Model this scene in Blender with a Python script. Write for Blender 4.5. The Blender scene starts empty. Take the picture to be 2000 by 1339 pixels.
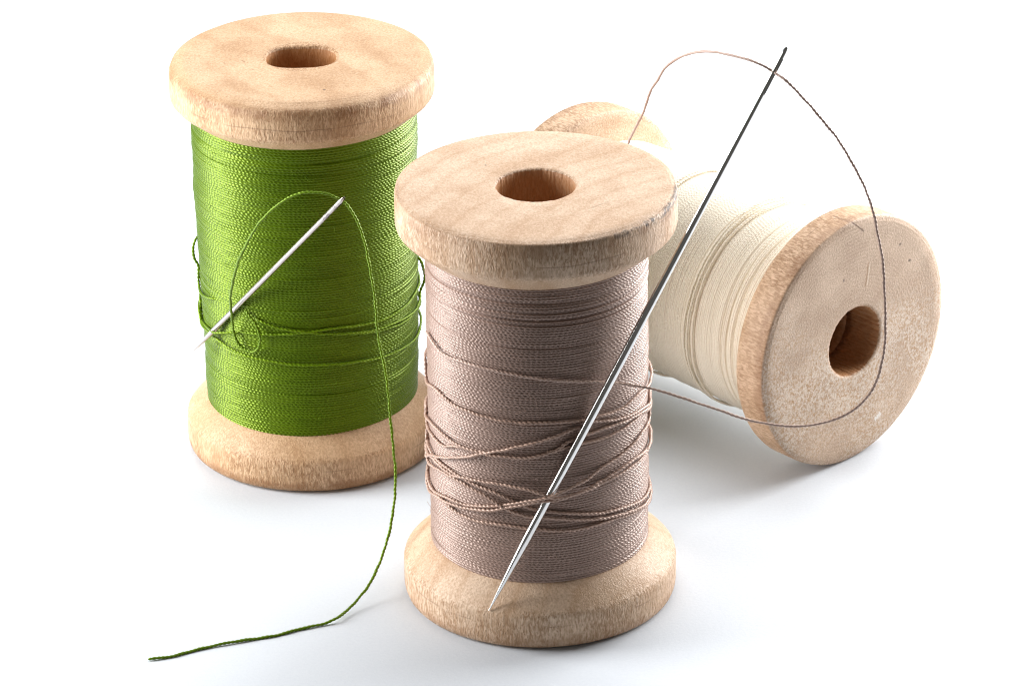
import bpy, math, random
import numpy as np
from mathutils import Vector, Matrix

C = bpy.context
SC = C.scene
COL = SC.collection
SC.unit_settings.system = 'METRIC'
SC.unit_settings.scale_length = 0.01          # one unit is one centimetre
R_ = math.radians

# ------------------------------------------------------------------ camera
cam_d = bpy.data.cameras.new('camera')
cam = bpy.data.objects.new('camera', cam_d); COL.objects.link(cam)
fw = Vector((-0.00586, 0.89901, -0.43789)); rt = Vector((0.99992, 0.00022, -0.01293)); up = Vector((0.01153, 0.43793, 0.89894))
M4 = Matrix((rt, up, -fw)).transposed().to_4x4()
M4.translation = Vector((0.0, -49.064, 27.3401))
cam.matrix_world = M4
cam_d.sensor_width = 36.0
cam_d.lens = 8499.0 / 2000 * 36.0
cam_d.clip_start = 1.0
cam_d.clip_end = 500.0
cam_d.dof.use_dof = True
cam_d.dof.focus_distance = 54.6
cam_d.dof.aperture_fstop = 64.0
SC.camera = cam

# ------------------------------------------------------------------ world and lamps
W = bpy.data.worlds.new('World'); SC.world = W; W.use_nodes = True
bg = W.node_tree.nodes['Background']
bg.inputs[0].default_value = (1.0, 0.96, 0.90, 1); bg.inputs[1].default_value = 0.10

def softbox(name, loc, target, sx, sy, power, col=(1, 1, 1), spread=180):
    l = bpy.data.lights.new(name, 'AREA'); l.shape = 'RECTANGLE'; l.size = sx; l.size_y = sy
    l.energy = power; l.color = col; l.spread = R_(spread)
    o = bpy.data.objects.new(name, l); COL.objects.link(o)
    o.location = loc
    o.rotation_euler = (Vector(target) - Vector(loc)).to_track_quat('-Z', 'Y').to_euler()
    return o
softbox('overhead_softbox', (2, 13, 24), (0, 1.5, 0), 26, 18, 5600, (1.0, 1.0, 1.0))
softbox('left_softbox', (-19, 2, 8), (0, 2, 2.5), 10, 14, 7800, (1.0, 0.99, 0.98))
softbox('right_softbox', (18, 14, 9.5), (1, 2, 2.5), 18, 14, 12800, (1.0, 0.99, 0.98))
softbox('background_softbox', (0, 30, 22), (0, 34, 0), 40, 12, 6500)

SC.view_settings.view_transform = 'Standard'
SC.view_settings.look = 'None'
SC.view_settings.exposure = 0.0
SC.view_settings.gamma = 1.0
SC.view_settings.use_curve_mapping = False
SC.render.engine = 'CYCLES'
SC.cycles.max_bounces = 8
SC.cycles.use_denoising = True
SC.cycles.filter_width = 1.1

# ------------------------------------------------------------------ node helpers
class NT:
    def __init__(s, name):
        s.mat = bpy.data.materials.new(name); s.mat.use_nodes = True
        s.t = s.mat.node_tree; s.N = s.t.nodes; s.L = s.t.links
        s.bsdf = s.N['Principled BSDF']
    def put(s, sock, v):
        if isinstance(v, bpy.types.NodeSocket): s.L.new(v, sock)
        else: sock.default_value = v
    def m(s, op, a, b=0.0, c=0.0, clamp=False):
        n = s.N.new('ShaderNodeMath'); n.operation = op; n.use_clamp = clamp
        s.put(n.inputs[0], a); s.put(n.inputs[1], b); s.put(n.inputs[2], c)
        return n.outputs[0]
    def obj(s):
        return s.N.new('ShaderNodeTexCoord').outputs['Object']
    def scale(s, v, sc, loc=(0, 0, 0), rot=(0, 0, 0)):
        n = s.N.new('ShaderNodeMapping'); s.L.new(v, n.inputs[0])
        n.inputs['Scale'].default_value = sc; n.inputs['Location'].default_value = loc; n.inputs['Rotation'].default_value = rot
        return n.outputs[0]
    def noise(s, v, scale, detail=3.0, rough=0.55, dist=0.0):
        n = s.N.new('ShaderNodeTexNoise'); s.L.new(v, n.inputs['Vector'])
        n.inputs['Scale'].default_value = scale; n.inputs['Detail'].default_value = detail
        n.inputs['Roughness'].default_value = rough; n.inputs['Distortion'].default_value = dist
        return n.outputs[0]
    def step(s, v, a, b, lo=0.0, hi=1.0):
        n = s.N.new('ShaderNodeMapRange'); n.interpolation_type = 'SMOOTHSTEP'
        s.put(n.inputs[0], v); n.inputs[1].default_value = a; n.inputs[2].default_value = b
        n.inputs[3].default_value = lo; n.inputs[4].default_value = hi
        return n.outputs[0]
    def mix(s, f, a, b, mode='MIX'):
        n = s.N.new('ShaderNodeMix'); n.data_type = 'RGBA'; n.blend_type = mode
        s.put(n.inputs[0], f); s.put(n.inputs[6], a); s.put(n.inputs[7], b)
        return n.outputs[2]
    def sep(s, v):
        n = s.N.new('ShaderNodeSeparateXYZ'); s.L.new(v, n.inputs[0]); return n.outputs
    def bump(s, h, strength, dist, prev=None):
        n = s.N.new('ShaderNodeBump'); n.inputs['Strength'].default_value = strength; n.inputs['Distance'].default_value = dist
        s.L.new(h, n.inputs['Height'])
        if prev: s.L.new(prev, n.inputs['Normal'])
        return n.outputs[0]

def rgb(r, g, b): return (r, g, b, 1.0)

# ------------------------------------------------------------------ materials
def wood(name, light, dark, seed, ring_c=(5.5, 3.0), ring_f=9.0, ring_amt=0.30, chalk=0.0, marks=(), stain=None, hgt=5.6, burnish=0.35, turn=0.09):
    t = NT(name)
    o = t.obj(); x, y, z = t.sep(o)[:3]
    off = (seed * 7.3, seed * 3.1, seed * 1.7)
    ov = t.scale(o, (1, 1, 1), off)
    blotch = t.noise(t.scale(ov, (1, 1, 0.35)), 1.3, 3, 0.6)
    warp = t.noise(t.scale(ov, (1, 1, 0.25)), 0.9, 2, 0.5)
    dx = t.m('SUBTRACT', x, ring_c[0]); dy = t.m('SUBTRACT', y, ring_c[1])
    rr = t.m('SQRT', t.m('ADD', t.m('MULTIPLY', dx, dx), t.m('MULTIPLY', dy, dy)))
    ph = t.m('ADD', t.m('MULTIPLY', rr, ring_f), t.m('MULTIPLY', warp, 9.0))
    s1 = t.m('POWER', t.m('MULTIPLY_ADD', t.m('SINE', ph), 0.5, 0.5), 5.0)
    s2 = t.m('MULTIPLY_ADD', t.m('SINE', t.m('MULTIPLY', ph, 0.37)), 0.5, 0.5)
    ring = t.m('ADD', t.m('MULTIPLY', s1, 0.6), t.m('MULTIPLY', s2, 0.5))
    fib = t.noise(t.scale(ov, (38, 38, 11)), 1.0, 4, 0.65, 0.4)
    pore = t.noise(t.scale(ov, (50, 50, 20)), 1.0, 3, 0.6)
    cell = t.noise(ov, 34.0, 3, 0.6)
    f = t.m('ADD', t.m('MULTIPLY', ring, ring_amt), t.m('MULTIPLY', t.step(blotch, 0.34, 0.68), 0.6), 0.0, True)
    col = t.mix(f, rgb(*light), rgb(*dark))
    rad = t.m('SQRT', t.m('ADD', t.m('MULTIPLY', x, x), t.m('MULTIPLY', y, y)))
    rim = t.m('MULTIPLY', t.step(rad, 1.66, 1.735), t.step(t.noise(ov, 1.7, 3, 0.6), 0.38, 0.62, 0.12, 1.0))
    rim = t.m('MAXIMUM', rim, t.m('LESS_THAN', rad, 0.505))
    fine = t.m('MULTIPLY_ADD', rim, 0.60, 0.52)
    col = t.mix(t.m('MULTIPLY', t.step(fib, 0.36, 0.60, 0.75, 0.0), fine), col, rgb(dark[0] * .62, dark[1] * .52, dark[2] * .42))
    col = t.mix(t.m('MULTIPLY', t.step(fib, 0.52, 0.68, 0.0, 0.55), fine), col, rgb(min(1, light[0] * 1.12), light[1] * 1.12, light[2] * 1.15))
    col = t.mix(t.m('MULTIPLY', t.step(pore, 0.58, 0.66, 0.0, 0.65), fine), col, rgb(dark[0] * .5, dark[1] * .38, dark[2] * .28))
    rad = t.m('SQRT', t.m('ADD', t.m('MULTIPLY', x, x), t.m('MULTIPLY', y, y)))
    # handling wear rubbed along the turned edges
    hz = t.m('ABSOLUTE', t.m('SUBTRACT', z, hgt / 2))
    edge = t.m('MULTIPLY', t.step(rad, 1.58, 1.70), t.step(t.m('ABSOLUTE', t.m('SUBTRACT', hz, hgt / 2 - 0.10)), 0.02, 0.12, 1.0, 0.0))
    edge = t.m('MULTIPLY', edge, t.step(t.noise(ov, 2.6, 4, 0.7), 0.36, 0.62))
    col = t.mix(t.m('MULTIPLY', edge, burnish), col, rgb(dark[0] * .55, dark[1] * .42, dark[2] * .33))
    # small pits and nicks, each cluster at its own place
    vo = t.N.new('ShaderNodeTexVoronoi'); t.L.new(t.scale(ov, (1, 1, .45)), vo.inputs['Vector']); vo.inputs['Scale'].default_value = 7.0
    pit = t.m('MULTIPLY', t.step(t.m('ADD', vo.outputs['Distance'], t.m('MULTIPLY', t.m('SUBTRACT', cell, 0.5), .12)), 0.03, 0.10, 1.0, 0.0), t.step(t.noise(ov, 2.3, 3, 0.6), 0.50, 0.60))
    col = t.mix(t.m('MULTIPLY', pit, 0.5), col, rgb(dark[0] * .5, dark[1] * .4, dark[2] * .3))
    # hairline checks left by the lathe round the rim
    for (zq, k0) in ((hgt - .125, 3.0), (hgt - .30, 5.0), (.34, 7.0)):
        ln = t.step(t.m('ABSOLUTE', t.m('ADD', t.m('SUBTRACT', z, zq), t.m('MULTIPLY', t.m('SUBTRACT', warp, 0.5), 0.10))), 0.004, 0.012, 1.0, 0.0)
        on = t.step(t.noise(t.scale(o, (1, 1, .3), (k0 + seed, k0, 0)), 1.1, 2, 0.5), 0.52, 0.62)
        col = t.mix(t.m('MULTIPLY', t.m('MULTIPLY', ln, on), t.m('MULTIPLY', t.step(rad, 1.66, 1.70), 0.4)), col, rgb(dark[0] * .35, dark[1] * .28, dark[2] * .25))
    # turning lines on the end faces
    face = t.m('MULTIPLY', t.step(hz, hgt / 2 - 0.05, hgt / 2 - 0.02), t.step(rad, 0.50, 0.53))
    tl = t.m('SINE', t.m('ADD', t.m('MULTIPLY', rad, 120.0), t.m('MULTIPLY', cell, 5.0)))
    tl = t.m('MULTIPLY', t.m('MULTIPLY_ADD', tl, 0.5, 0.5), t.step(blotch, 0.36, 0.60, 0.02, turn))
    col = t.mix(t.m('MULTIPLY', tl, face), col, rgb(dark[0] * .6, dark[1] * .5, dark[2] * .42))
    if chalk:
        col = t.mix(t.m('MULTIPLY', face, 0.22), col, rgb(0.60, 0.52, 0.45))
        cn = t.noise(ov, 24.0, 5, 0.8, 0.3)
        patch = t.m('MULTIPLY', t.step(t.noise(ov, 1.1, 3, 0.6), 0.32, 0.55), t.step(t.m('ADD', y, t.m('MULTIPLY', blotch, 1.5)), 1.7, 0.5))
        cm = t.m('MULTIPLY', t.m('MULTIPLY', t.step(cn, 0.49, 0.56), patch), face)
        cd = t.m('MULTIPLY', t.m('MULTIPLY', t.step(cn, 0.47, 0.40), patch), face)
        col = t.mix(t.m('MULTIPLY', cd, 0.9), col, rgb(0.42, 0.24, 0.11))
        col = t.mix(t.m('MULTIPLY', cm, chalk), col, rgb(0.72, 0.63, 0.53))
    if stain:
        a0, a1 = stain
        ang = t.m('ARCTAN2', y, x)
        am = t.m('MULTIPLY', t.step(ang, R_(a0), R_(a0 + 30)), t.step(ang, R_(a1 - 14), R_(a1), 1.0, 0.0))
        band = t.m('MULTIPLY', t.step(rad, 1.685, 1.725), t.step(z, hgt - 0.11, hgt - 0.05))
        sn = t.step(t.noise(ov, 6.0, 5, 0.75), 0.42, 0.56)
        col = t.mix(t.m('MULTIPLY', t.m('MULTIPLY', am, band), t.m('MULTIPLY', sn, 0.8)), col, rgb(0.045, 0.038, 0.035))
    for (cx, cy, ang, ln, wd, mc, amt, zlo, zhi) in marks:      # scratches and nicks, each at its own place
        mx = t.m('SUBTRACT', x, cx); my = t.m('SUBTRACT', y, cy)
        ca, sa = math.cos(R_(ang)), math.sin(R_(ang))
        uu = t.m('ADD', t.m('MULTIPLY', mx, ca), t.m('MULTIPLY', my, sa))
        vv = t.m('SUBTRACT', t.m('MULTIPLY', my, ca), t.m('MULTIPLY', mx, sa))
        vv = t.m('ADD', vv, t.m('MULTIPLY', t.m('SUBTRACT', cell, 0.5), wd * 2.6))
        k = t.m('MULTIPLY', t.step(t.m('ABSOLUTE', uu), ln * .75, ln, 1.0, 0.0), t.step(t.m('ABSOLUTE', vv), wd * .5, wd, 1.0, 0.0))
        k = t.m('MULTIPLY', k, t.m('MULTIPLY', t.m('GREATER_THAN', z, zlo), t.m('LESS_THAN', z, zhi)))
        col = t.mix(t.m('MULTIPLY', k, amt), col, rgb(*mc))
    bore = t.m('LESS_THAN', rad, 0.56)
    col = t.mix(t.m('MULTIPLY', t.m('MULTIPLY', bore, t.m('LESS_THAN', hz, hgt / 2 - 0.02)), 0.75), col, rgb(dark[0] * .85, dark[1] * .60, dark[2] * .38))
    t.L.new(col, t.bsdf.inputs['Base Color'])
    t.L.new(t.step(fib, 0.3, 0.7, 0.56, 0.38), t.bsdf.inputs['Roughness'])
    t.bsdf.inputs['Specular IOR Level'].default_value = 0.35
    h = t.m('ADD', t.m('MULTIPLY', t.m('MULTIPLY', fib, fine), 0.9), t.m('MULTIPLY', t.m('MULTIPLY', pore, fine), 0.6))
    h = t.m('ADD', h, t.m('MULTIPLY', cell, 0.12))
    t.L.new(t.bump(h, 0.55, 0.025), t.bsdf.inputs['Normal'])
    return t.mat

def yarn(name, base, shade, rough=0.35, spec=0.8, sheen=0.0, axial=True):
    t = NT(name); o = t.obj()
    n = t.noise(t.scale(o, (1.0, 1.0, 5.0) if axial else (1, 1, 1)), 1.6, 4, 0.6)
    n2 = t.noise(o, 42.0, 3, 0.6)
    f = t.m('ADD', t.m('MULTIPLY', t.step(n, 0.3, 0.7), 0.5), t.m('MULTIPLY', t.step(n2, 0.3, 0.7), 0.5))
    t.L.new(t.mix(f, rgb(*base), rgb(*shade)), t.bsdf.inputs['Base Color'])
    t.bsdf.inputs['Roughness'].default_value = rough
    t.bsdf.inputs['Specular IOR Level'].default_value = spec
    t.bsdf.inputs['Specular Tint'].default_value = rgb(*[min(1, (c / max(base)) ** .6) for c in base])
    t.bsdf.inputs['Sheen Weight'].default_value = sheen
    t.bsdf.inputs['Sheen Roughness'].default_value = 0.4
    t.L.new(t.bump(t.noise(o, 120.0, 2, 0.6), 0.08, 0.003), t.bsdf.inputs['Normal'])
    return t.mat

def steel(name, base, rough, spots=0.0, spot_c=(0, 0, 0), spot_r=0.5):
    t = NT(name); o = t.obj()
    t.bsdf.inputs['Metallic'].default_value = 1.0
    n = t.noise(t.scale(o, (1, 1, 1)), 14.0, 4, 0.6)
    col = t.mix(t.step(n, 0.35, 0.7, 0.0, 0.18), rgb(*base), rgb(base[0] * .7, base[1] * .68, base[2] * .66))
    if spots:
        d = t.N.new('ShaderNodeVectorMath'); d.operation = 'DISTANCE'
        t.L.new(o, d.inputs[0]); d.inputs[1].default_value = spot_c
        near = t.step(d.outputs['Value'], spot_r * .5, spot_r, 1.0, 0.0)
        k = t.m('MULTIPLY', near, t.step(t.noise(o, 11.0, 4, 0.7), 0.50, 0.58))
        col = t.mix(t.m('MULTIPLY', k, spots), col, rgb(0.20, 0.17, 0.18))
    t.L.new(col, t.bsdf.inputs['Base Color'])
    t.L.new(t.step(n, 0.3, 0.7, rough * .8, rough * 1.5), t.bsdf.inputs['Roughness'])
    return t.mat

def paper():
    t = NT('white_paper'); o = t.obj()
    n = t.noise(o, 0.5, 3, 0.5); g = t.noise(o, 22.0, 4, 0.65)
    col = t.mix(t.m('MULTIPLY', t.step(g, 0.35, 0.7), 0.5), rgb(0.63, 0.668, 0.715), rgb(0.585, 0.625, 0.68))
    t.L.new(col, t.bsdf.inputs['Base Color'])
    t.bsdf.inputs['Roughness'].default_value = 0.62
    t.bsdf.inputs['Specular IOR Level'].default_value = 0.3
    t.L.new(t.bump(t.m('ADD', g, t.m('MULTIPLY', n, 0.5)), 0.12, 0.02), t.bsdf.inputs['Normal'])
    return t.mat

# ------------------------------------------------------------------ mesh helpers
def mesh_from(name, V, F, mat, parent=None, smooth=True):
    me = bpy.data.meshes.new(name)
    V = np.asarray(V, np.float32); F = np.asarray(F, np.int32)
    me.vertices.add(len(V)); me.vertices.foreach_set('co', V.ravel())
    k = F.shape[1]
    me.loops.add(F.size); me.loops.foreach_set('vertex_index', F.ravel())
    me.polygons.add(len(F))
    me.polygons.foreach_set('loop_start', np.arange(0, F.size, k, dtype=np.int32))
    me.polygons.foreach_set('use_smooth', np.full(len(F), smooth, dtype=bool))
    me.update(calc_edges=True); me.validate()
    me.materials.append(mat)
    o = bpy.data.objects.new(name, me); COL.objects.link(o)
    if parent: o.parent = parent
    return o

def grid_faces(nu, nv, wrap_u, wrap_v):
    a = np.arange(nu if wrap_u else nu - 1); b = np.arange(nv if wrap_v else nv - 1)
    A, B = np.meshgrid(a, b, indexing='ij'); A1 = (A + 1) % nu; B1 = (B + 1) % nv
    i = lambda p, q: p * nv + q
    return np.stack([i(A, B), i(A1, B), i(A1, B1), i(A, B1)], -1).reshape(-1, 4)

def smooth_noise(rng, n, k):
    """periodic smooth noise with k harmonics over n samples"""
    th = np.linspace(0, 2 * np.pi, n, endpoint=False); s = np.zeros(n)
    for j in range(1, k + 1):
        s += rng.normal() / j ** .5 * np.cos(j * th + rng.uniform(0, 6.28))
    return s / (np.abs(s).max() + 1e-9)

def lathe(name, prof, mat, parent, seed, n=360, bore_fn=None, rough_bore=0.011, rough_rim=0.004):
    """closed ring of profile points (r, z) turned about the spool's axis"""
    rng = np.random.default_rng(seed)
    th = np.linspace(0, 2 * np.pi, n, endpoint=False)
    P = np.array(prof, float)
    # refine
    Q = []
    for i in range(len(P)):
        a, b = P[i], P[(i + 1) % len(P)]
        m = max(1, int(np.hypot(*(b - a)) / 0.12))
        for k in range(m): Q.append(a + (b - a) * k / m)
    Q = np.array(Q)
    jb = smooth_noise(np.random.default_rng(seed // 10), n, 70); jr = smooth_noise(rng, n, 9); jf = smooth_noise(rng, n, 60)
    V = np.zeros((len(Q), n, 3))
    for i, (r, z) in enumerate(Q):
        if r < 0.6:
            rr = r + rough_bore * jb + rough_bore * .3 * smooth_noise(rng, n, 60)
            if bore_fn is not None: rr = np.minimum(rr, bore_fn(th) * r / 0.49)
        else:
            rr = r + rough_rim * (jr + .25 * jf * (r > 1.6))
        V[i, :, 0] = rr * np.cos(th); V[i, :, 1] = rr * np.sin(th)
        V[i, :, 2] = z + (0.004 * smooth_noise(rng, n, 5) if r > 1.0 else 0)
    return mesh_from(name, V.reshape(-1, 3), grid_faces(len(Q), n, True, True), mat, parent)

def winding(name, Rf, z0, z1, pitch, bead, mat, parent, seed, nth=1000, per=6, loose=.22, slant=0.0, grooves=()):
    """the wound thread: one continuous helix of two-ply yarn, every turn and every ply modelled"""
    rng = np.random.default_rng(seed)
    turns = int((z1 - z0) / pitch); nz = turns * per + 1
    th = np.linspace(0, 2 * np.pi, nth, endpoint=False)
    zz = np.linspace(z0, z1, nz)
    TH, ZZ = np.meshgrid(th, zz, indexing='ij')
    zn = (ZZ - z0) / (z1 - z0)
    # slow wander of the turns
    warp = np.zeros_like(ZZ)
    for k in range(14):
        a = rng.integers(1, 5); b = rng.uniform(1, 22)
        warp += rng.normal() * 0.16 * np.cos(a * TH + rng.uniform(0, 6.28)) * np.cos(b * zn * 6.28 + rng.uniform(0, 6.28))
    wz = smooth_noise(rng, 2 * nz, 60)[:nz] * loose
    uu = (ZZ - z0) / pitch + TH / (2 * np.pi) + warp * loose + wz[None, :] + slant * np.cos(TH + 1.0)
    k = np.floor(uu); x = (uu - k - .5) * pitch
    rs = pitch * 0.54
    ki = (k.astype(int) + 5) % 997
    hrand = rng.normal(0, 1, 997)[ki] * 0.0022
    phr = rng.uniform(0, 6.28, 997)[ki]
    hrand = hrand + 0.0022 * np.cos(3 * TH + phr)
    nb = 2 * np.pi * Rf(np.array([(z0 + z1) / 2]))[0] / (2 * bead)            # full twists per turn
    psi = 2 * np.pi * (TH / (2 * np.pi) * nb) + phr * 2.0 + 0.9 * np.sin(5 * TH + phr) + 1.3 * np.sin(2 * TH + phr * 3) + 0.5 * np.sin(17 * TH + phr * 2)
    H = np.full_like(x, -rs)
    rp = rs * 0.75; ro = rs * 0.27
    for p in range(2):
        a = psi + p * np.pi
        cx = ro * np.cos(a); cy = ro * np.sin(a)
        q = rp * rp - (x - cx) ** 2
        H = np.where(q > 0, np.maximum(H, cy + np.sqrt(np.maximum(q, 0))), H)
    H = np.maximum(H, rs * .04) - rs
    low = np.zeros_like(ZZ)
    for j in range(8):
        a = rng.integers(0, 4); b = rng.uniform(.5, 7)
        low += rng.normal() * 0.004 * np.cos(a * TH + rng.uniform(0, 6.28)) * np.cos(b * zn * 6.28 + rng.uniform(0, 6.28))
    for (gz, gw, gd) in grooves:
        low -= gd * np.exp(-((ZZ - gz + .02 * np.cos(TH)) / gw) ** 2)
    RR = Rf(ZZ) + H + hrand + low
    V = np.stack([RR * np.cos(TH), RR * np.sin(TH), ZZ], -1).reshape(-1, 3)
    o = mesh_from(name, V, grid_faces(nth, nz, True, False), mat, parent)
    return o

def resample(pts, step):
    P = np.array(pts, float)
    E = np.vstack([2 * P[0] - P[1], P, 2 * P[-1] - P[-2]])
    out = []
    for i in range(1, len(E) - 2):
        p0, p1, p2, p3 = E[i - 1], E[i], E[i + 1], E[i + 2]
        d = [max(np.linalg.norm(b - a), 1e-4) ** .5 for a, b in ((p0, p1), (p1, p2), (p2, p3))]
        t0 = 0; t1 = d[0]; t2 = t1 + d[1]; t3 = t2 + d[2]
        t = np.linspace(t1, t2, 24, endpoint=False)[:, None]
        A1 = (t1 - t) / (t1 - t0) * p0 + (t - t0) / (t1 - t0) * p1
        A2 = (t2 - t) / (t2 - t1) * p1 + (t - t1) / (t2 - t1) * p2
        A3 = (t3 - t) / (t3 - t2) * p2 + (t - t2) / (t3 - t2) * p3
        B1 = (t2 - t) / (t2 - t0) * A1 + (t - t0) / (t2 - t0) * A2
        B2 = (t3 - t) / (t3 - t1) * A2 + (t - t1) / (t3 - t1) * A3
        out.append((t2 - t) / (t2 - t1) * B1 + (t - t1) / (t2 - t1) * B2)
    Q = np.vstack(out + [P[-1:]])
    s = np.concatenate([[0], np.cumsum(np.linalg.norm(np.diff(Q, axis=0), axis=1))])
    n = max(4, int(s[-1] / step)); si = np.linspace(0, s[-1], n)
    return np.stack([np.interp(si, s, Q[:, j]) for j in range(3)], -1), si

def frames(Q):
    T = np.gradient(Q, axis=0); T /= np.linalg.norm(T, axis=1)[:, None]
    n = np.cross(T[0], [0.31, 0.52, 0.8]); n /= np.linalg.norm(n)
    Ns = [n]
    for i in range(1, len(Q)):
        n = n - T[i] * (n @ T[i]); n /= np.linalg.norm(n); Ns.append(n)
    Ns = np.array(Ns); return T, Ns, np.cross(T, Ns)

def strand(name, pts, r, bead, mat, parent=None, seed=0, kink=0.006, nphi=14, step=0.012, fray=0.0):
    """one two-ply twisted thread following pts"""
    rng = np.random.default_rng(seed)
    Q, s = resample(pts, step)
    k = np.zeros((len(Q), 3))
    for j in range(26):
        w = 2 * np.pi / rng.uniform(.12, 1.6)
        k += rng.normal(size=3) * np.cos(w * s + rng.uniform(0, 6.28))[:, None] / 5
    Q = Q + k * kink
    T, A, B = frames(Q)
    ph = np.linspace(0, 2 * np.pi, nphi, endpoint=False)
    tw = np.pi * s / bead + 0.6 * np.sin(2 * s + seed)
    rr = r * (0.60 + 0.46 * np.abs(np.cos(ph[None, :] - tw[:, None])) ** 1.2)
    rr *= (1 + 0.06 * np.sin(s * 9 + seed) + 0.05 * np.sin(s * 23.0))[:, None]
    ends = np.minimum(1, np.minimum(s, s[-1] - s) / (r * 1.5)); rr *= (0.35 + 0.65 * ends ** .5)[:, None]
    V = Q[:, None, :] + rr[..., None] * (np.cos(ph)[None, :, None] * A[:, None, :] + np.sin(ph)[None, :, None] * B[:, None, :])
    V = V.reshape(-1, 3); F = grid_faces(len(Q), nphi, False, True)
    return mesh_from(name, V, F, mat, parent)

def hairs(name, roots, dirs, r, mat, parent, seed, length=(0.04, 0.16)):
    """stray fibres standing off the yarn"""
    rng = np.random.default_rng(seed); VV = []; FF = []; base = 0
    for p, d in zip(roots, dirs):
        L = rng.uniform(*length); side = rng.normal(size=3); side -= d * (side @ d); side /= np.linalg.norm(side)
        t = np.linspace(0, 1, 7)[:, None]
        Q = p - d * .01 + d * (t - .75 * t * t) * L * rng.uniform(.3, .9) + side * t * L + rng.normal(size=3) * (t ** 2) * L * .3
        T, A, B = frames(Q); ph = np.linspace(0, 2 * np.pi, 4, endpoint=False)
        V = Q[:, None, :] + r * (np.cos(ph)[None, :, None] * A[:, None, :] + np.sin(ph)[None, :, None] * B[:, None, :])
        VV.append(V.reshape(-1, 3)); FF.append(grid_faces(7, 4, False, True) + base); base += 28
    return mesh_from(name, np.vstack(VV), np.vstack(FF), mat, parent)

def tag(o, label=None, cat=None, group=None, kind=None):
    if label: o['label'] = label
    if cat: o['category'] = cat
    if group: o['group'] = group
    if kind: o['kind'] = kind
    return o

# ------------------------------------------------------------------ the paper sweep
xs = np.linspace(-60, 60, 41)
prof = [(y, 0.0) for y in np.linspace(-8, 34, 60)]
for a in np.linspace(0, 90, 24)[1:]: prof.append((34 + 16 * math.sin(R_(a)), 16 - 16 * math.cos(R_(a))))
prof += [(50, z) for z in np.linspace(18, 50, 10)]
V = [(x, y, z) for (y, z) in prof for x in xs]
backdrop = mesh_from('backdrop', V, grid_faces(len(prof), len(xs), False, False), paper())
tag(backdrop, kind='structure')

# ------------------------------------------------------------------ data measured in the scene's own centimetres
BN = [(-0.645,-1.601,0.511), (2.830,-0.977,7.482), (3.016,-0.943,7.782)]
GN = [(-4.626,3.574,1.645), (-2.482,1.703,4.659), (-2.440,1.665,4.725)]
BLOOP = [(-0.350,1.350,3.780), (0.250,1.400,3.820), (0.700,1.700,3.950), (1.050,2.250,4.350), (1.208,2.600,4.877), (1.196,2.350,5.137), (1.270,1.900,5.521), (1.364,1.500,5.909), (1.442,1.100,6.361), (1.521,0.750,6.671), (1.669,0.300,7.079), (1.873,-0.100,7.354), (2.136,-0.450,7.526), (2.430,-0.750,7.585), (2.666,-0.930,7.564), (2.830,-0.977,7.482), (2.995,-1.100,7.405), (3.162,-1.100,7.218), (3.368,-1.100,6.991), (3.619,-1.100,6.655), (3.823,-1.100,6.284), (3.972,-1.100,5.979), (4.078,-1.100,5.680), (4.131,-1.120,5.444), (4.186,-1.150,5.115), (4.223,-1.200,4.727), (4.241,-1.250,4.336), (4.246,-1.300,4.013), (4.205,-1.340,3.741), (4.134,-1.360,3.500), (4.012,-1.380,3.301), (3.839,-1.390,3.132), (3.609,-1.390,3.008), (3.359,-1.380,2.942), (3.076,-1.370,2.934), (2.825,-1.360,2.960), (2.522,-1.350,3.023), (2.194,-1.340,3.156), (1.817,-1.300,3.289), (1.410,-1.240,3.390), (1.160,-1.200,3.426), (0.971,-1.190,3.456), (0.870,-1.197,3.474), (0.586,-1.315,3.544), (0.128,-1.414,3.620), (-0.291,-1.390,3.683), (-0.642,-1.266,3.711), (-0.907,-1.092,3.719), (-1.176,-0.795,3.703), (-1.306,-0.558,3.751), (-1.386,-0.308,3.765)]
GLOOP = [(-3.873,2.946,2.531), (-3.810,2.886,2.484), (-3.736,2.826,2.392), (-3.685,2.792,2.257), (-3.684,2.802,2.131), (-3.716,2.828,2.029), (-3.790,2.875,1.953), (-3.882,2.940,1.953), (-3.965,2.995,2.010), (-4.021,3.000,2.138), (-4.047,2.980,2.299), (-4.050,2.860,2.545), (-4.041,2.750,2.784), (-4.003,2.620,3.032), (-3.923,2.420,3.383), (-3.811,2.220,3.732), (-3.663,2.050,4.063), (-3.494,1.920,4.337), (-3.289,1.820,4.574), (-3.084,1.750,4.725), (-2.884,1.710,4.783), (-2.688,1.690,4.768), (-2.559,1.690,4.716), (-2.482,1.703,4.659), (-2.392,1.660,4.584), (-2.297,1.630,4.431), (-2.223,1.580,4.223), (-2.156,1.520,3.961), (-2.110,1.450,3.631), (-2.071,1.340,3.247), (-2.038,1.250,2.925), (-1.990,1.170,2.670), (-1.937,1.040,2.292), (-1.898,0.880,1.856), (-1.863,0.720,1.492), (-1.853,0.560,1.204), (-1.875,0.380,0.926), (-1.936,0.170,0.666), (-2.035,-0.060,0.419), (-2.170,-0.320,0.227), (-2.311,-0.530,0.122), (-2.462,-0.760,0.052), (-2.605,-0.965,0.050), (-2.733,-1.036,0.025), (-3.020,-1.138,0.020), (-3.337,-1.300,0.020), (-3.718,-1.421,0.020), (-4.034,-1.530,0.020), (-4.222,-1.603,0.020), (-4.410,-1.689,0.020), (-4.596,-1.787,0.020), (-4.784,-1.846,0.020), (-4.916,-1.882,0.020)]
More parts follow.
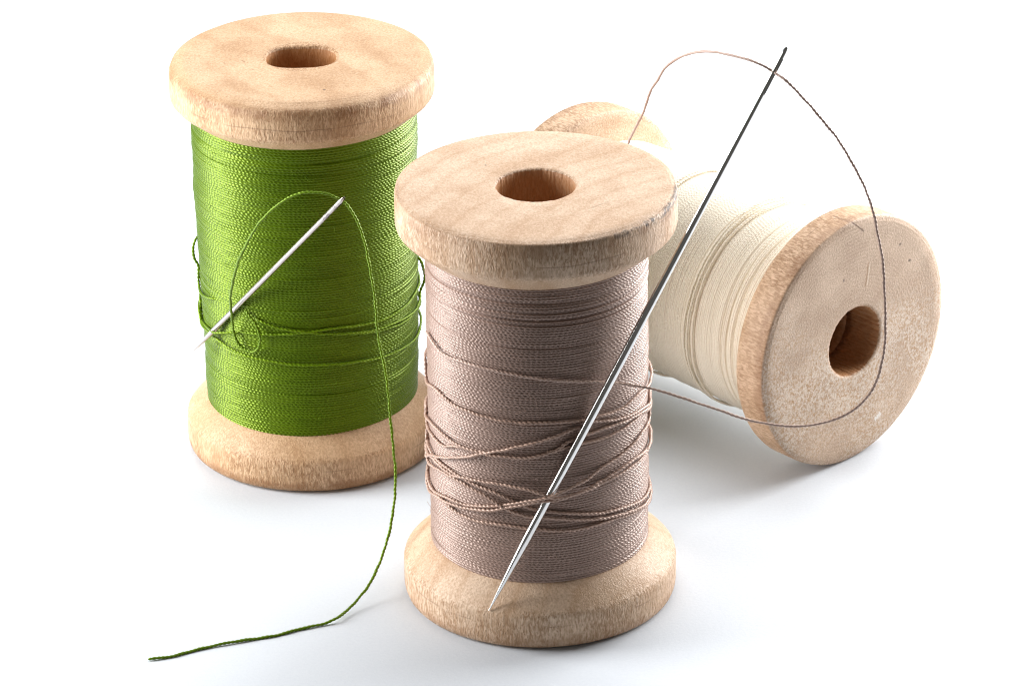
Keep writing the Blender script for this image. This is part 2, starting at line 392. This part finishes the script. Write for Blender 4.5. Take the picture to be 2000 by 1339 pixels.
BS = [
    [(-178.3,3.258,0.032), (-178.3,3.064,0.023), (-176.6,2.999,0.000), (-157.2,3.102,0.000), (-147.8,3.102,0.000), (-138.5,3.056,0.000), (-128.7,3.052,0.000), (-118.3,3.042,0.000), (-109.2,3.028,0.000), (-100.3,3.018,0.000), (-87.8,3.025,0.000), (-76.8,3.024,0.000), (-66.9,3.005,0.000), (-58.0,2.937,0.000), (-45.5,2.860,0.000), (-31.6,2.803,0.000), (-19.3,2.750,0.000), (-1.6,2.631,0.011)],
    [(-178.3,2.603,0.027), (-178.4,2.486,0.016), (-164.7,2.558,0.000), (-151.4,2.565,0.000), (-139.1,2.537,0.000), (-132.7,2.536,0.000), (-126.5,2.527,0.000), (-117.8,2.526,0.000), (-108.7,2.540,0.000), (-100.6,2.535,0.000), (-91.6,2.572,0.000), (-82.2,2.634,0.000), (-73.1,2.678,0.000), (-65.5,2.692,0.000), (-55.2,2.690,0.000), (-45.5,2.704,0.000), (-34.6,2.720,0.000), (-21.7,2.692,0.000), (-1.6,2.581,0.011)],
    [(-178.3,1.891,0.055), (-162.2,2.095,0.000), (-139.4,2.319,0.000), (-129.3,2.413,0.000), (-120.5,2.510,0.000), (-108.1,2.635,0.000), (-95.2,2.741,0.000), (-82.1,2.833,0.000), (-73.0,2.905,0.000), (-67.5,2.944,0.000), (-62.8,3.018,0.000), (-50.9,3.005,0.000), (-41.6,3.010,0.000), (-31.6,3.045,0.000), (-16.5,3.012,0.000), (-1.6,3.013,0.011)],
    [(-178.3,2.029,0.039), (-178.3,1.788,0.044), (-178.3,1.552,0.023), (-159.3,1.620,0.000), (-144.1,1.687,0.000), (-134.6,1.713,0.000), (-123.3,1.766,0.000), (-113.3,1.809,0.000), (-106.0,1.875,0.000), (-98.8,1.951,0.000), (-90.3,2.029,0.000), (-82.9,2.093,0.000), (-76.3,2.140,0.000), (-65.7,2.207,0.000), (-56.3,2.283,0.000), (-45.6,2.332,0.000), (-34.7,2.383,0.000), (-24.6,2.452,0.000), (-7.8,2.453,0.000), (-1.7,2.537,0.024)],
    [(-178.3,2.174,0.023), (-177.6,2.051,0.000), (-158.1,2.085,0.000), (-148.4,2.077,0.000), (-140.5,2.070,0.000), (-129.6,2.102,0.000), (-116.9,2.137,0.000), (-104.0,2.147,0.000), (-92.1,2.129,0.000), (-83.5,2.043,0.000), (-77.9,2.030,0.000), (-65.7,2.064,0.000), (-58.2,2.096,0.000), (-47.8,2.150,0.000), (-34.7,2.181,0.000), (-19.3,2.137,0.000), (-1.6,2.101,0.012)],
    [(-178.3,2.029,0.033), (-168.3,1.948,0.000), (-150.1,2.030,0.000), (-138.1,2.035,0.000), (-126.3,1.990,0.000), (-117.0,1.934,0.000), (-111.3,1.877,0.000), (-106.1,1.825,0.000), (-98.9,1.763,0.000), (-92.0,1.726,0.000), (-85.2,1.708,0.000), (-73.7,1.655,0.000), (-59.5,1.592,0.000), (-42.6,1.516,0.000), (-19.3,1.393,0.000), (-1.7,1.346,0.032)],
    [(-178.3,2.327,0.026), (-178.4,2.130,0.017), (-166.2,2.134,0.000), (-154.0,2.117,0.000), (-140.5,2.100,0.000), (-129.6,2.073,0.000), (-117.0,2.028,0.000), (-106.0,1.955,0.000), (-98.0,1.873,0.000), (-92.8,1.827,0.000), (-85.2,1.794,0.000), (-73.7,1.734,0.000), (-59.5,1.658,0.000), (-42.6,1.588,0.000), (-23.9,1.493,0.000), (-1.7,1.442,0.038)],
    [(-178.3,1.663,0.041), (-165.9,1.613,0.000), (-147.1,1.612,0.000), (-137.1,1.567,0.000), (-126.7,1.560,0.000), (-113.5,1.570,0.000), (-100.0,1.559,0.000), (-90.5,1.546,0.000), (-78.4,1.526,0.000), (-64.4,1.507,0.000), (-55.5,1.497,0.000), (-42.6,1.465,0.000), (-23.9,1.391,0.000), (-1.6,1.257,0.012)],
    [(-178.3,1.589,0.042), (-170.4,1.541,0.000), (-153.7,1.611,0.000), (-142.4,1.646,0.000), (-131.4,1.675,0.000), (-119.9,1.730,0.000), (-109.7,1.811,0.000), (-101.5,1.888,0.000), (-90.9,1.986,0.000), (-81.7,2.011,0.000), (-72.2,2.038,0.000), (-59.1,2.066,0.000), (-47.5,2.104,0.000), (-32.7,2.110,0.000), (-12.9,2.132,0.000)],
    [(-178.3,2.610,0.027), (-178.4,2.392,0.018), (-162.3,2.384,0.000), (-147.9,2.400,0.000), (-140.0,2.478,0.000), (-132.3,2.511,0.000), (-123.9,2.523,0.000), (-114.9,2.548,0.000)],
    [(-82.7,2.628,0.000), (-74.7,2.748,0.000), (-67.8,2.789,0.000), (-57.4,2.813,0.000), (-46.3,2.810,0.000), (-31.6,2.767,0.000), (-15.4,2.697,0.000), (-1.6,2.682,0.011)],
]
GS = [
    [(-175.1,2.137,0.032), (-175.1,1.991,0.027), (-169.1,1.932,0.000), (-156.2,1.966,0.000), (-146.3,2.049,0.000), (-139.9,2.081,0.000), (-126.1,2.171,0.000), (-117.2,2.204,0.000), (-105.5,2.246,0.000), (-94.3,2.281,0.000), (-87.4,2.296,0.000), (-78.1,2.323,0.000), (-69.1,2.319,0.000), (-53.3,2.281,0.000), (-32.7,2.282,0.000), (-15.8,2.320,0.000), (1.7,2.339,0.033)],
    [(-136.6,2.528,0.000), (-122.7,2.460,0.000), (-112.9,2.415,0.000), (-101.5,2.347,0.000), (-92.2,2.313,0.000), (-80.3,2.269,0.000), (-69.2,2.229,0.000), (-53.4,2.175,0.000), (-37.7,2.150,0.000), (-16.1,2.079,0.000), (1.7,2.009,0.031)],
    [(-175.1,2.037,0.024), (-165.8,1.917,0.000), (-150.2,1.939,0.000), (-139.1,1.904,0.000), (-128.6,1.870,0.000), (-117.1,1.854,0.000), (-106.2,1.840,0.000), (-95.0,1.824,0.000), (-77.1,1.803,0.000), (-61.8,1.776,0.000), (-49.1,1.743,0.000), (-33.1,1.713,0.000), (-13.6,1.673,0.000), (1.7,1.732,0.022)],
    [(-175.1,3.065,0.010), (-175.0,2.918,0.068), (-175.1,2.765,0.056), (-175.1,2.671,0.014), (-175.1,2.574,0.040), (-175.1,2.451,0.034), (-172.2,2.377,0.000), (-148.8,2.473,0.000), (-134.9,2.445,0.000), (-122.5,2.393,0.000)],
    [(-61.5,2.186,0.000), (-47.0,2.131,0.000), (-30.4,2.081,0.000), (-10.7,2.068,0.000), (1.7,2.147,0.053), (1.6,2.338,0.075), (1.7,2.530,0.055), (1.7,2.644,0.028)],
]


# ------------------------------------------------------------------ spools
def flange_profile(h, top, R=1.75, thick=0.5, bore=0.49, edge=0.07, slope_r=1.36, slope_h=0.79):
    """closed profile of one end disc; top=True mirrors it to the upper end"""
    p = [(bore, 0.025), (bore + 0.02, 0.004), (bore + .05, 0.0), (R - edge * 1.25 - .02, 0.0), (R - edge * 1.25 - .008, .004), (R - edge * 1.25 + .012, .012), (R - edge * .7, .012 + edge * .12), (R - edge * .25, edge * .45), (R - .006, edge), (R, edge * 1.6),
         (R, thick - .06), (R - .012, thick - .015), (R - .04, thick + .02), (1.62, thick + (slope_h - thick) * .34), (slope_r + .06, slope_h - .03), (slope_r - .01, slope_h), (0.96, slope_h + 0.01), (bore, slope_h + 0.01)]
    if top: p = [(r, h - z) for r, z in p][::-1]
    return p

def make_spool(label, h, Rt, Rb, mat, core_mat, seed, yarn_mat, Rf, z0, z1, pitch, bead, edge_t=0.07, edge_b=0.07, bore_fn=None, nth=1000, loose=.22, grooves=(), thick=.5, slope_h=.79):
    root = bpy.data.objects.new('thread_spool', None); COL.objects.link(root); root.empty_display_size = .5
    tag(root, label, 'spool', 'wooden spools wound with thread')
    lathe('flange', flange_profile(h, False, Rb, edge=edge_b, thick=thick, slope_h=slope_h), mat, root, seed + 1, bore_fn=bore_fn)
    lathe('flange', flange_profile(h, True, Rt, edge=edge_t, thick=thick, slope_h=slope_h), mat, root, seed + 2, bore_fn=bore_fn)
    lathe('core', [(0.49, slope_h + .013), (0.95, slope_h + .013), (0.95, h - slope_h - .013), (0.49, h - slope_h - .013)], mat, root, seed + 3, bore_fn=bore_fn, rough_bore=.011)
    th = winding('thread', Rf, z0, z1, pitch, bead, yarn_mat, root, seed + 4, nth=nth, loose=loose, grooves=grooves)
    return root, th

def wrap(pts, Rf, lift, bumps=(), tail=(42, 42), ends=(-.06, -.06), emin=.04):
    """(azimuth deg, height, extra) -> points on the winding, both ends carried on round the spool until they dive under"""
    P = [p for p in pts]
    P = [(a, z, 0 if e < emin else e) for a, z, e in P]
    if tail[0]:
        a, z, e = P[0]; b = P[1]
        sl = max(-.006, min(.006, (z - b[1]) / min(-1, a - b[0]) * -1)) if abs(a - b[0]) > 2 else 0
        P = [(a - tail[0], z - .004 * tail[0], ends[0]), (a - tail[0] * .6, z - .002 * tail[0], .0), (a - tail[0] * .3, z - .0005 * tail[0], 0)] + P
    else:
        a, z, e = P[0]; P = [(a - 5, z, ends[0])] + P
    if tail[1]:
        a, z, e = P[-1]
        P = P + [(a + tail[1] * .3, z, 0), (a + tail[1] * .6, z, 0), (a + tail[1], z - .02, ends[1])]
    else:
        a, z, e = P[-1]; P = P + [(a + 5, z, ends[1])]
    A = np.array(P)
    # densify in azimuth order with a smooth curve, then lay it on the surface
    Q, s = resample([(a * .0243, z, e) for a, z, e in A], 0.05)
    out = []
    for a, z, e in Q:
        ang = a / .0243
        L = lift + e
        for (c, w, hgt) in bumps: L = max(L, lift + e + (hgt - lift) * max(0, 1 - abs(ang - c) / w) ** 1.0) if e > -.02 else L
        r = Rf(np.array([z]))[0] + L
        out.append((r * math.cos(R_(ang)), r * math.sin(R_(ang)), z))
    return out

def fuzz(root_thread, Rf, z0, z1, n, mat, seed):
    rng = np.random.default_rng(seed)
    th = rng.uniform(0, 2 * np.pi, n); z = rng.uniform(z0, z1, n)
    d = np.stack([np.cos(th), np.sin(th), np.zeros(n)], -1)
    r = Rf(z)
    p = d * (r - .01)[:, None] + np.stack([0 * z, 0 * z, z], -1)
    o = hairs('fuzz', p, d, 0.0020, mat, root_thread, seed)
    o['kind'] = 'stuff'
    return o

RSTR = 0.0205
# --- brown spool -----------------------------------------------------------------------------------------
WOOD_B = wood('maple_wood', (0.76, 0.575, 0.42), (0.56, 0.37, 0.23), 1.0, ring_c=(4.2, -3.6), ring_f=17.0, ring_amt=.6, stain=(-75, 8), burnish=.45,
              marks=((-.62, .62, 20, .012, .02, (.12, .08, .06), .9, 5.5, 5.7), (-1.15, -.42, 14, .16, .008, (.42, .25, .13), .6, 5.5, 5.7), (.78, -.62, 40, .16, .010, (.30, .2, .14), .5, 5.5, 5.7)))
LIT_LOOSE_B = yarn('taupe_cotton_lit', (0.47, 0.32, 0.255), (0.37, 0.245, 0.19))  # same cotton as the winding, lightened to paint in light on raised strands
YARN_B = yarn('taupe_cotton', (0.36, 0.25, 0.208), (0.27, 0.184, 0.15))
brf = lambda z: np.full(np.shape(z), 1.39)
spool_b, th_b = make_spool('wooden spool of taupe brown thread, standing upright with a long needle tucked under its strands', 5.604, 1.75, 1.746, WOOD_B, WOOD_B, 11, YARN_B, brf, .765, 4.90, .0335, .062, edge_t=.055, edge_b=.09,
    grooves=((4.62, .02, .02), (4.50, .012, .02), (4.40, .014, .03), (4.33, .01, .02), (4.02, .012, .016), (.86, .012, .015)))
NB = -83.5
for i, pts in enumerate(BS):
    lift = 0.020 + 0.010 * ((i * 7) % 3)
    bumps = ()
    t0 = t1 = 42
    if i in (3, 4, 8): bumps = ((NB, 26, .150 + .018 * (i == 3)),)
    if i == 9: t1 = 0
    if i == 10: t0 = 0
    strand('loose_strand', wrap(pts, brf, lift, bumps, (t0, t1), emin=.2), RSTR, .062, LIT_LOOSE_B, th_b, seed=40 + i, kink=.005)
fuzz(th_b, brf, 1.0, 4.7, 420, LIT_LOOSE_B, 3)

# --- green spool -----------------------------------------------------------------------------------------
def squared(th):
    c = np.abs(np.cos(th - R_(2))) / .462; s = np.abs(np.sin(th - R_(2))) / .37
    return (c ** 2.6 + s ** 2.6) ** (-1 / 2.6)
WOOD_G = wood('beech_wood', (0.69, 0.475, 0.295), (0.48, 0.29, 0.15), 2.0, ring_c=(-6.0, -5.0), ring_f=9.0, ring_amt=.5, burnish=.7,
              marks=((.75, .55, 14, .20, .007, (.35, .2, .1), .7, 5.5, 5.7), (-.75, -.15, -60, .05, .014, (.3, .16, .07), .8, 5.5, 5.7), (-1.0, -.2, -40, .025, .016, (.3, .16, .07), .8, 5.5, 5.7),
                     (-.62, -.42, -30, .03, .012, (.3, .16, .07), .8, 5.5, 5.7), (-.35, -1.0, -30, .03, .014, (.36, .2, .08), .8, 5.5, 5.7), (.35, -1.15, 0, .02, .018, (.06, .04, .03), .95, 5.5, 5.7)))
LIT_LOOSE_G = yarn('green_cotton_lit', (0.125, 0.21, 0.006), (0.075, 0.14, 0.004), rough=.30)  # paler copy of the green winding yarn, catching light by its colour
YARN_G = yarn('green_cotton', (0.086, 0.148, 0.004), (0.046, 0.088, 0.002), rough=.30)
grf = lambda z: 1.445 + (np.asarray(z) - .8) * .0155
spool_g, th_g = make_spool('wooden spool of bright green thread, standing upright with a small needle on it', 5.621, 1.757, 1.731, WOOD_G, WOOD_G, 21, YARN_G, grf, .74, 4.97, .035, .06, edge_t=.14, edge_b=.10, bore_fn=squared,
    grooves=((4.72, .02, .02), (4.55, .012, .014), (1.35, .012, .012)))
spool_g.location = (-3.0769, 4.2232, 0)
for i, pts in enumerate(GS):
    if i == 3: pts = pts[:-2]
    if i == 1: pts = pts[2:]
    pts = [(a, z, e * .75) for a, z, e in pts]
    lift = 0.018 + 0.010 * (i % 3)
    bumps = ((-141, 16, .125),) if i == 0 else ()
    t = {0: (42, 42), 1: (0, 42), 2: (42, 42), 3: (0, 0), 4: (0, 0)}[i]
    strand('loose_strand', wrap(pts, grf, lift, bumps, t), RSTR * .93, .058, LIT_LOOSE_G, th_g, seed=70 + i, kink=.004)
fuzz(th_g, grf, 1.0, 4.7, 420, LIT_LOOSE_G, 4)

WMARKS = ((.205, .92, 81, .19, .016, (.34, .20, .10), .8, 5.4, 5.7), (.24, .92, 81, .17, .012, (.74, .62, .48), .7, 5.4, 5.7), (.02, 1.67, -42, .16, .014, (.14, .075, .04), .9, 5.4, 5.7),
          (-.13, 1.80, -60, .10, .02, (.22, .12, .06), .8, 5.2, 5.5), (.49, -1.30, 38, .075, .045, (.78, .74, .69), .8, 5.4, 5.7),
          (.85, 1.15, 20, .03, .02, (.12, .08, .05), .8, 5.4, 5.7), (1.05, .85, -30, .03, .02, (.12, .08, .05), .8, 5.4, 5.7), (-.25, .98, 0, .02, .02, (.15, .1, .07), .8, 5.4, 5.7))
# --- cream spool, lying on its side ----------------------------------------------------------------------
WOOD_W = wood('birch_wood', (0.64, 0.45, 0.305), (0.44, 0.275, 0.155), 3.0, ring_c=(-1.2, 4.0), ring_f=14.0, ring_amt=.25, chalk=.6, hgt=5.543, burnish=.5, turn=.34,
              marks=WMARKS)
YARN_W = yarn('cream_cotton', (0.89, 0.82, 0.69), (0.83, 0.75, 0.62), rough=.42, spec=.5)
wrf = lambda z: 1.45 - .24 * np.exp(-np.abs(np.asarray(z) - .6) / .13)
spool_w, th_w = make_spool('wooden spool of cream thread lying on its side, hole of one end facing front', 5.543, 1.774, 1.774, WOOD_W, WOOD_W, 31, YARN_W, wrf, .60, 4.945, .031, .05, edge_t=.06, edge_b=.08, slope_h=.60, nth=900, loose=.3,
    grooves=((4.62, .014, .03), (4.50, .012, .025), (4.40, .012, .02), (3.72, .012, .02)))
wphi = -0.8205
axw = Vector((math.cos(wphi), math.sin(wphi), 0))
# local z runs along the axis to the near face, local y up
Mx = Matrix((Vector((-axw.y, axw.x, 0)) * -1, Vector((0, 0, 1)), axw)).transposed()
if Mx.determinant() < 0: Mx = Matrix((Vector((-axw.y, axw.x, 0)), Vector((0, 0, 1)), axw)).transposed()
M = Mx.to_4x4(); M.translation = Vector((4.2531, 3.344, 1.779)) - axw * 5.543
spool_w.matrix_world = M
for i, (zc, amp, ph, lift) in enumerate(((3.95, .05, .3, .03), (3.87, .05, .6, .03), (3.80, .02, .9, .028), (2.55, .06, 2.0, .03), (2.45, .04, 1.2, .035))):
    pts = []
    for a in np.linspace(0, 352, 90):
        z = zc + amp * math.cos(R_(a) + ph) + .02 * math.cos(3 * R_(a) + i)
        r = 1.45 + lift * min(1, .2 + (a / 20), .2 + (352 - a) / 20)
        aa = R_(a + 60)
        pts.append((r * math.cos(aa), r * math.sin(aa), z))
    strand('loose_strand', pts, RSTR * .85, .055, YARN_W, th_w, seed=90 + i, kink=.003)
fuzz(th_w, wrf, 1.0, 4.7, 200, YARN_W, 5)

# ------------------------------------------------------------------ needles
def needle(name, tip, eye, end, rmax, r_eye, r_end, point_len, hole_len, hole_w, hole_dir, mat, flat=1.0):
    """round shank, long point, flattened head with a real slotted eye"""
    tip, eye, end = (np.array(v, float) for v in (tip, eye, end))
    d = end - tip; L = np.linalg.norm(d); d /= L
    h = np.array(hole_dir, float); h -= d * (h @ d); h /= np.linalg.norm(h); w = np.cross(d, h)
    le = (eye - tip) @ d
    S = np.concatenate([np.linspace(0, point_len, 30) ** 1.0, np.linspace(point_len, L - .12, 60)[1:], L - .12 * (1 - np.sin(np.linspace(0, np.pi / 2, 14)))[1:]])
    ph = np.linspace(0, 2 * np.pi, 28, endpoint=False); V = []
    for s in S:
        r = rmax * min(1, (s / point_len)) ** .62 if s < point_len else rmax
        k = min(1, max(0, (s - L * .45) / (L * .5))); r = r * (1 - k) + min(r, r_eye) * k if s > point_len else r
        r = max(r, .008)
        e = L - s
        if e < .12: r *= max(.02, math.sqrt(max(0, 1 - ((.12 - e) / .12) ** 2)))
        m = max(0, 1 - abs(s - le) / (hole_len * 1.2)); wide = 1 + (flat - 1) * min(1, m * 2.0)
        c = tip + d * s
        for a in ph: V.append(c + r * (math.cos(a) * h + wide * math.sin(a) * w))
    V = np.array(V); F = grid_faces(len(S), 28, False, True)
    o = mesh_from(name, V, F, mat)
    # close the two ends
    import bmesh
    bm = bmesh.new(); bm.from_mesh(o.data)
    bmesh.ops.holes_fill(bm, edges=[e for e in bm.edges if e.is_boundary], sides=0)
    bmesh.ops.recalc_face_normals(bm, faces=bm.faces); bm.to_mesh(o.data); bm.free()
    # eye: cut a slot through the head
    bm = bmesh.new(); n = 20; ring = []
    for k in range(n):
        a = 2 * math.pi * k / n
        du = hole_w * math.sin(a); ds = hole_w * math.cos(a) + (hole_len / 2 - hole_w) * (1 if math.cos(a) > 0 else -1)
        ring.append((eye - d * (hole_len * .10) + w * du + d * ds))
    a = [bm.verts.new(Vector(p - h * .3)) for p in ring]; b = [bm.verts.new(Vector(p + h * .3)) for p in ring]
    for k in range(n): bm.faces.new((a[k], a[(k + 1) % n], b[(k + 1) % n], b[k]))
    bm.faces.new(a[::-1]); bm.faces.new(b)
    bmesh.ops.recalc_face_normals(bm, faces=bm.faces)
    cm = bpy.data.meshes.new('slot'); bm.to_mesh(cm); bm.free()
    co = bpy.data.objects.new('slot', cm); COL.objects.link(co)
    md = o.modifiers.new('eye', 'BOOLEAN'); md.object = co; md.operation = 'DIFFERENCE'; md.solver = 'EXACT'
    dg = C.evaluated_depsgraph_get(); dg.update()
    me = bpy.data.meshes.new_from_object(o.evaluated_get(dg)); o.modifiers.clear()
    old = o.data; o.data = me; me.name = name; bpy.data.meshes.remove(old)
    bpy.data.objects.remove(co); bpy.data.meshes.remove(cm)
    try: me.set_sharp_from_angle(angle=R_(40))
    except Exception: pass
    return o

nb = needle('sewing_needle', BN[0], BN[1], BN[2], .053, .033, .028, 1.05, .5, .011, (0.97, -.25, 0.0), steel('polished_steel', (.80, .79, .77), .12), flat=1.0)
tag(nb, 'long polished steel needle slanting across the taupe spool, threaded with taupe thread', 'needle')
ng = needle('sewing_needle', GN[0], GN[1], GN[2], .037, .034, .03, .55, .26, .014, (0.75, -.7, 0.2), steel('tarnished_steel', (.60, .545, .52), .18, .75, tuple(GN[1]), 0.75), flat=1.3)
tag(ng, 'short dull needle pinned under the strands of the green spool, threaded with green thread', 'needle')

# ------------------------------------------------------------------ loose threads through the eyes
tb = strand('sewing_thread', BLOOP, RSTR * .86, .062, yarn('taupe_tail_lightened', (0.58, 0.42, 0.35), (0.46, 0.325, 0.27), axial=False), seed=5, kink=.006)  # same taupe thread, its colour lightened to offset the backlight
tag(tb, 'taupe thread looping in the air through the long needle, over the cream spool', 'thread')
tg = strand('sewing_thread', GLOOP, RSTR * .95, .056, yarn('green_tail', (0.115, 0.20, 0.008), (0.06, 0.12, 0.005), axial=False), seed=6, kink=.005)
tag(tg, 'green thread hanging from the small needle, its end trailing on the white paper', 'thread')
